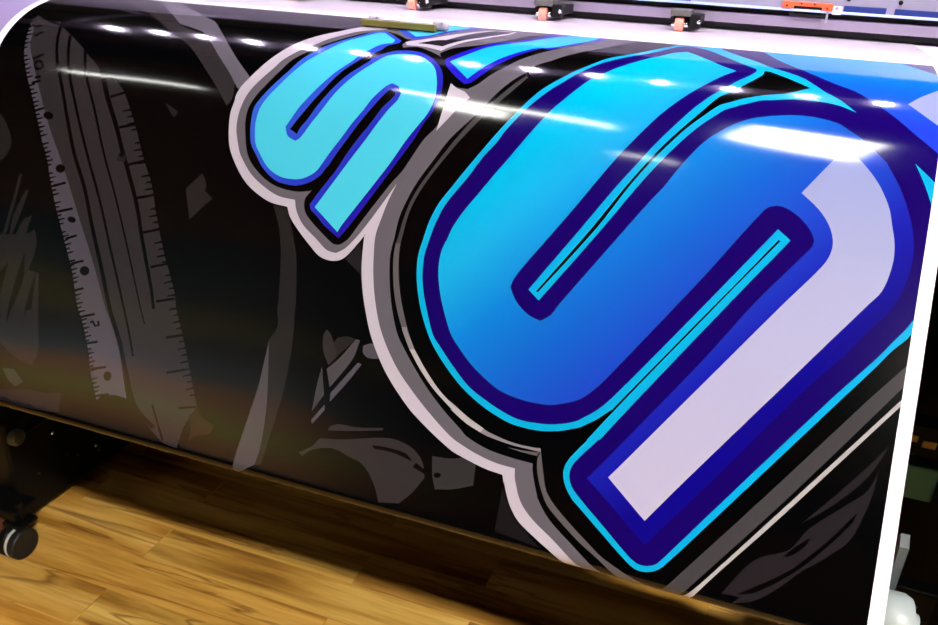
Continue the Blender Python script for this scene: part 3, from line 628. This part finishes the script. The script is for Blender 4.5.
# stand: left base cabinet, right side panel, dark backing sheet, crossbeam
b = N(); box(b, -1.62, -1.182, .895, 1.62, .022, .24, .006); box(b, -1.55, -1.19, 1.2, 1.6, .33, .80, .004); cab = part('left_stand_cabinet', b, black_m)
b = N(); box(b, -1.1825, -1.176, .93, 1.58, .20, .2035, 0); part('side_groove_trim', b, tealk_m, cab)
for y, z, r in ((1.095, .075, .0035), (.997, .165, .004), (1.045, .083, .0018), (1.02, .10, .0016), (1.10, .062, .002), (1.15, .14, .002), (.95, .1, .0018)):
    b = N(); lathe(b, [(0, r), (.0015, r*.9), (.003, r*.4)], (-1.182, y, z), 'X', 14); part('bolt', b, chrome, cab, 40)
b = N(); box(b, .345, .375, .86, 1.66, .02, 1.02, .006); rp = part('right_side_panel', b, black_m)
b = N(); box(b, -1.62, .62, 1.64, 1.66, .35, .93, 0); part('dark_backing', b, black_m)  # black sheet added to keep the space under the printer dark
b = N(); box(b, -1.19, .345, 1.15, 1.19, .357, .414, .003); part('crossbeam', b, teal_m)
b = N(); box(b, .26, .3449, 1.152, 1.19, .43, .48, .002); brk = part('beam_bracket', b, black_m)
b = N(); box(b, .2945, .303, 1.150, 1.1525, .452, .463, .0005); part('brass_label', b, brass_m, brk)
b = N(); box(b, .310, .328, 1.150, 1.1525, .446, .457, .0005); part('brass_label', b, brass_m, brk)
def caster(x, y, cm, name='caster'):
    g = empty(name, (x+.5, y-1.5, 0)); g.parent = pr
    for dx in (-.024, .0):
        b = N(); lathe(b, [(-.009, .018), (-.0085, .027), (-.006, .0295), (.006, .0295), (.0085, .0275), (.009, .020), (.0085, .0185), (.0075, .006)], (dx, 0, .0297), 'X', 48); obj('wheel', b, black_m if dx else dark_m, g, 35)
    b = N(); lathe(b, [(-.0135, .0285), (-.0105, .0300), (-.0085, .0292), (-.0085, .020), (-.0135, .020)], (0, 0, .0297), 'X', 48); obj('wheel_rim', b, cm, g, 35)
    b = N(); box(b, -.020, -.0125, -.012, .035, .03, .066, .003); box(b, -.036, .010, -.006, .036, .0605, .070, .004); obj('fork', b, black_m, g)
    b = N(); cyl(b, (-.012, .018, .085), .007, .04, 'Z', 16); obj('stem', b, black_m, g)
    return g
caster(-1.128, .845, mat('pale_rim', (205, 205, 200), .4))
caster(-1.50, .845, mat('pale_rim', (205, 205, 200), .4))
b = N(); box(b, -1.235, -1.135, .845, .90, .072, .092, .003); part('caster_arm', b, black_m)
b = N(); box(b, -1.56, -1.46, .845, .90, .072, .092, .003); part('caster_arm', b, black_m)
b = N(); box(b, -1.190, -1.172, .835, .86, .045, .075, .003); part('brake_pedal', b, mat('rust_brown_plastic', (110, 62, 40), .5))
b = N(); lathe(b, [(0, .016), (.01, .016), (.014, .011), (.014, .005), (.018, .004)], (-1.182, .915, .205), 'X', 28); part('knob', b, mat('dull_green_knob', (70, 80, 70), .4), cab, 35)
# take-up flange and bracket on the right
b = N(); extr(b, [(.980, .27), (.988, .27), (.988, .372), (1.0, .393), (.994, .400), (.980, .388)], .277, .288)
part('take_up_arm', b, grey_m)
b = N(); box(b, .29, .35, 1.0, 1.03, .26, .31, .004); part('take_up_motor', b, black_m)

# take-up roll, behind the fold of the print
tr = empty('take_up_roll', (-.45, RC[0], RC[1]))
tag(tr, 'take-up roll with a white end flange, low behind the right edge of the print', 'roll')
b = N(); lathe(b, [(X0+.45, .021), (X0+.45, RR-.0012), (X1+.45, RR-.0012), (X1+.45, .021)], (0, 0, 0), 'X', 64); obj('wound_vinyl', b, inks['base'], tr, 35)
b = N(); lathe(b, [(X0+.45-.05, .0205), (X1+.45+.055, .0205)], (0, 0, 0), 'X', 40); obj('cardboard_core', b, mat('cardboard', (165, 130, 90), .8), tr, 35)
b = N(); lathe(b, [(.712, .020), (.712, .033), (.718, .037), (.742, .037), (.750, .033), (.752, .018), (.760, .015), (.760, .006)], (0, 0, 0), 'X', 64); fl_ = obj('end_flange', b, mat('pale_flange', (170, 178, 180), .35), tr, 35)
for k in range(6):
    b = N(); cyl(b, (.7515, .028*math.cos(k*PI/3+.5), .028*math.sin(k*PI/3+.5)), .002, .004, 'X', 10); obj('screw', b, black_m, fl_)
# tension bar inside the fold
tb = empty('tension_bar', (-.473, BC[0], BC[1])); tag(tb, 'round metal tension bar lying in the bottom fold of the print', 'bar')
b = N(); cyl(b, (0, 0, 0), .0085, 1.362, 'X', 48, .002); obj('tube', b, silver, tb, 35)
for x in (-.684, .684):
    b = N(); cyl(b, (x, 0, 0), .0083, .012, 'X', 40, .002); obj('end_cap', b, black_m, tb, 35)
# media clip
cl = empty('media_clip', (-.509, 1.125, .9578)); tag(cl, 'small olive clamp strip with two pale finger tabs, pressed on the top of the print', 'clip')
b = N(); box(b, -.058, .058, -.006, .006, 0, .0088, .001); obj('clamp_strip', b, olive_m, cl)
for x in (-.040, .062):
    b = N(); box(b, x-.012, x+.012, .002, .016, .001, .0155, .006, 4); fo = obj('finger_tab', b, lil, cl, 50)
    b = N(); cyl(b, (x+.004, .0022, .0115), .0016, .002, 'Y', 12); obj('screw', b, silver, fo)

# ------------------------------------------------------------------ room
RX0, RX1, RY0, RY1, RZ = -6.8, 3.4, -4.2, 2.7, 2.75
def struct(name, b, m):
    o = obj(name, b, m); o['kind'] = 'structure'; return o
fm = mat('wood_plank_floor', (200, 150, 60), .38)
bs = fm.node_tree.nodes['Principled BSDF']
tc = nd(fm, 'ShaderNodeTexCoord')
mp = nd(fm, 'ShaderNodeMapping'); ln(fm, tc.outputs['Object'], mp.inputs['Vector'])
mp.inputs['Location'].default_value = (.31, .043, 0)
br = nd(fm, 'ShaderNodeTexBrick'); br.offset = .37; br.offset_frequency = 2
br.inputs['Scale'].default_value = 1; br.inputs['Brick Width'].default_value = .62; br.inputs['Row Height'].default_value = .088
br.inputs['Mortar Size'].default_value = .0009; br.inputs['Mortar Smooth'].default_value = .2; br.inputs['Bias'].default_value = 0
br.inputs['Color1'].default_value = (0, 0, 0, 1); br.inputs['Color2'].default_value = (1, 1, 1, 1); br.inputs['Mortar'].default_value = (.4, .4, .4, 1)
ln(fm, mp.outputs['Vector'], br.inputs['Vector'])
# grain stretched along the planks, shifted from plank to plank
sh = nd(fm, 'ShaderNodeVectorMath', operation='MULTIPLY'); sh.inputs[1].default_value = (3, 5, 7); ln(fm, br.outputs['Color'], sh.inputs[0])
ad = nd(fm, 'ShaderNodeVectorMath', operation='ADD'); ln(fm, tc.outputs['Object'], ad.inputs[0]); ln(fm, sh.outputs['Vector'], ad.inputs[1])
m2 = nd(fm, 'ShaderNodeMapping'); m2.inputs['Scale'].default_value = (1.7, 20, 1); ln(fm, ad.outputs['Vector'], m2.inputs['Vector'])
g1 = nd(fm, 'ShaderNodeTexNoise'); g1.inputs['Scale'].default_value = 1; g1.inputs['Detail'].default_value = 6; g1.inputs['Distortion'].default_value = .35; ln(fm, m2.outputs['Vector'], g1.inputs['Vector'])
m3 = nd(fm, 'ShaderNodeMapping'); m3.inputs['Scale'].default_value = (9, 160, 1); ln(fm, ad.outputs['Vector'], m3.inputs['Vector'])
g2 = nd(fm, 'ShaderNodeTexNoise'); g2.inputs['Scale'].default_value = 1; g2.inputs['Detail'].default_value = 3; ln(fm, m3.outputs['Vector'], g2.inputs['Vector'])
r1 = ramp(fm, [(.30, lin((120, 78, 34))), (.40, lin((186, 138, 64))), (.50, lin((222, 178, 96))), (.62, lin((240, 202, 124))), (.72, lin((250, 218, 150)))], g1.outputs['Fac'])
r2 = ramp(fm, [(0, lin((182, 146, 96))), (.35, lin((244, 218, 160))), (.7, lin((255, 250, 222))), (1, lin((232, 196, 134)))], br.outputs['Color'])
mx = nd(fm, 'ShaderNodeMix', data_type='RGBA', blend_type='MULTIPLY'); mx.inputs[0].default_value = .75
ln(fm, r1.outputs['Color'], mx.inputs[6]); ln(fm, r2.outputs['Color'], mx.inputs[7])
r3 = ramp(fm, [(.3, (.62, .52, .38)), (.5, (1, 1, 1))], g2.outputs['Fac'])
mx2 = nd(fm, 'ShaderNodeMix', data_type='RGBA', blend_type='MULTIPLY'); mx2.inputs[0].default_value = .5
ln(fm, mx.outputs[2], mx2.inputs[6]); ln(fm, r3.outputs['Color'], mx2.inputs[7])
# dark vein streaks
m4 = nd(fm, 'ShaderNodeMapping'); m4.inputs['Scale'].default_value = (.8, 9, 1); m4.inputs['Location'].default_value = (4, 1, 0); ln(fm, ad.outputs['Vector'], m4.inputs['Vector'])
g3 = nd(fm, 'ShaderNodeTexNoise'); g3.inputs['Scale'].default_value = 1; g3.inputs['Detail'].default_value = 4; g3.inputs['Distortion'].default_value = .5; ln(fm, m4.outputs['Vector'], g3.inputs['Vector'])
r4 = ramp(fm, [(.485, (1, 1, 1)), (.5, (.40, .30, .22)), (.508, (1, 1, 1))], g3.outputs['Fac'])
mx3 = nd(fm, 'ShaderNodeMix', data_type='RGBA', blend_type='MULTIPLY'); mx3.inputs[0].default_value = .8
ln(fm, mx2.outputs[2], mx3.inputs[6]); ln(fm, r4.outputs['Color'], mx3.inputs[7]); ln(fm, mx3.outputs[2], bs.inputs['Base Color'])
b = N(); box(b, RX0, RX1, RY0, RY1, -.1, 0); struct('floor', b, fm)
wall_m = bump(mat('dim_painted_wall', (70, 62, 50), .8), (20, 20, 20), .1)
# ceiling of boards in alternating earthy and teal stain
cm = mat('stained_ceiling_boards', (60, 50, 34), .8); bs = cm.node_tree.nodes['Principled BSDF']
tc = nd(cm, 'ShaderNodeTexCoord'); sp = nd(cm, 'ShaderNodeSeparateXYZ'); ln(cm, tc.outputs['Object'], sp.inputs[0])
ml = nd(cm, 'ShaderNodeMath', operation='MULTIPLY'); ml.inputs[1].default_value = 3.6; ln(cm, sp.outputs['Y'], ml.inputs[0])
fl2 = nd(cm, 'ShaderNodeMath', operation='FLOOR'); ln(cm, ml.outputs[0], fl2.inputs[0])
wn = nd(cm, 'ShaderNodeTexWhiteNoise', noise_dimensions='1D'); ln(cm, fl2.outputs[0], wn.inputs['W'])
rr = ramp(cm, [(0, lin((88, 52, 14))), (.3, lin((4, 40, 52))), (.55, lin((78, 74, 10))), (.75, lin((8, 10, 24))), (1, lin((92, 44, 26)))], wn.outputs['Value']); rr.color_ramp.interpolation = 'CONSTANT'
ln(cm, rr.outputs['Color'], bs.inputs['Base Color'])
b = N(); box(b, RX0, RX1, RY0, RY1, RZ, RZ+.1); struct('ceiling', b, cm)
for nme, a in (('wall_left', (RX0-.1, RX0, RY0, RY1)), ('wall_right', (RX1, RX1+.1, RY0, RY1)), ('wall_back', (RX0-.1, RX1+.1, RY1, RY1+.1)), ('wall_front', (RX0-.1, RX1+.1, RY0-.1, RY0))):
    b = N(); box(b, *a, 0, RZ); struct(nme, b, wall_m)

# ------------------------------------------------------------------ ceiling lamps
tube_m = mat('tube_emitter', (255, 255, 255), .4, emit=(1, 1, .93), strength=TUBE)
def lamp(x0, y0, x1, y1, w, label, z=2.69, m=None, grp=None):
    L = math.hypot(x1-x0, y1-y0); g = empty('ceiling_light', ((x0+x1)/2, (y0+y1)/2, z)); g.rotation_euler.z = math.atan2(y1-y0, x1-x0)
    tag(g, label, 'light', grp)
    b = N(); box(b, -L/2-.02, L/2+.02, -w/2-.015, w/2+.015, .004, .06, .004); obj('housing', b, white_m, g)
    b = N(); box(b, -L/2, L/2, -w/2, w/2, -.006, .006, .003); obj('diffuser', b, m or tube_m, g)
    return g
for a in LAMPS: lamp(*a)
warm_m = mat('warm_emitter', (255, 255, 255), .4, emit=(1, .965, .90), strength=WARMS)
for a in WARM: lamp(*a, m=warm_m)
up = empty('added_ceiling_fill', (-4.1, -2.95, 1.9)); tag(up, 'added fill light, out of view, brightening the ceiling boards far left of the printer', 'light')  # added fill, out of view: brightens the ceiling that the vinyl reflects
b = N(); box(b, -1.6, 1.6, -.15, .15, 0, .05, .006); obj('housing', b, mat('dark_housing', (20, 20, 22), .5), up)
b = N(); box(b, -1.57, 1.57, -.12, .12, .05, .056); obj('diffuser', b, mat('ceiling_fill_emitter', (255, 255, 255), .4, emit=(1, .93, .8), strength=UPS), up)
for x in (-1.4, 1.4):
    b = N(); cyl(b, (x, 0, .45), .004, .8, 'Z', 8); obj('suspension_rod', b, silver, up)
w = bpy.data.worlds.new('world'); SC.world = w; w.use_nodes = True
w.node_tree.nodes['Background'].inputs[0].default_value = (.5, .5, .6, 1); w.node_tree.nodes['Background'].inputs[1].default_value = .0
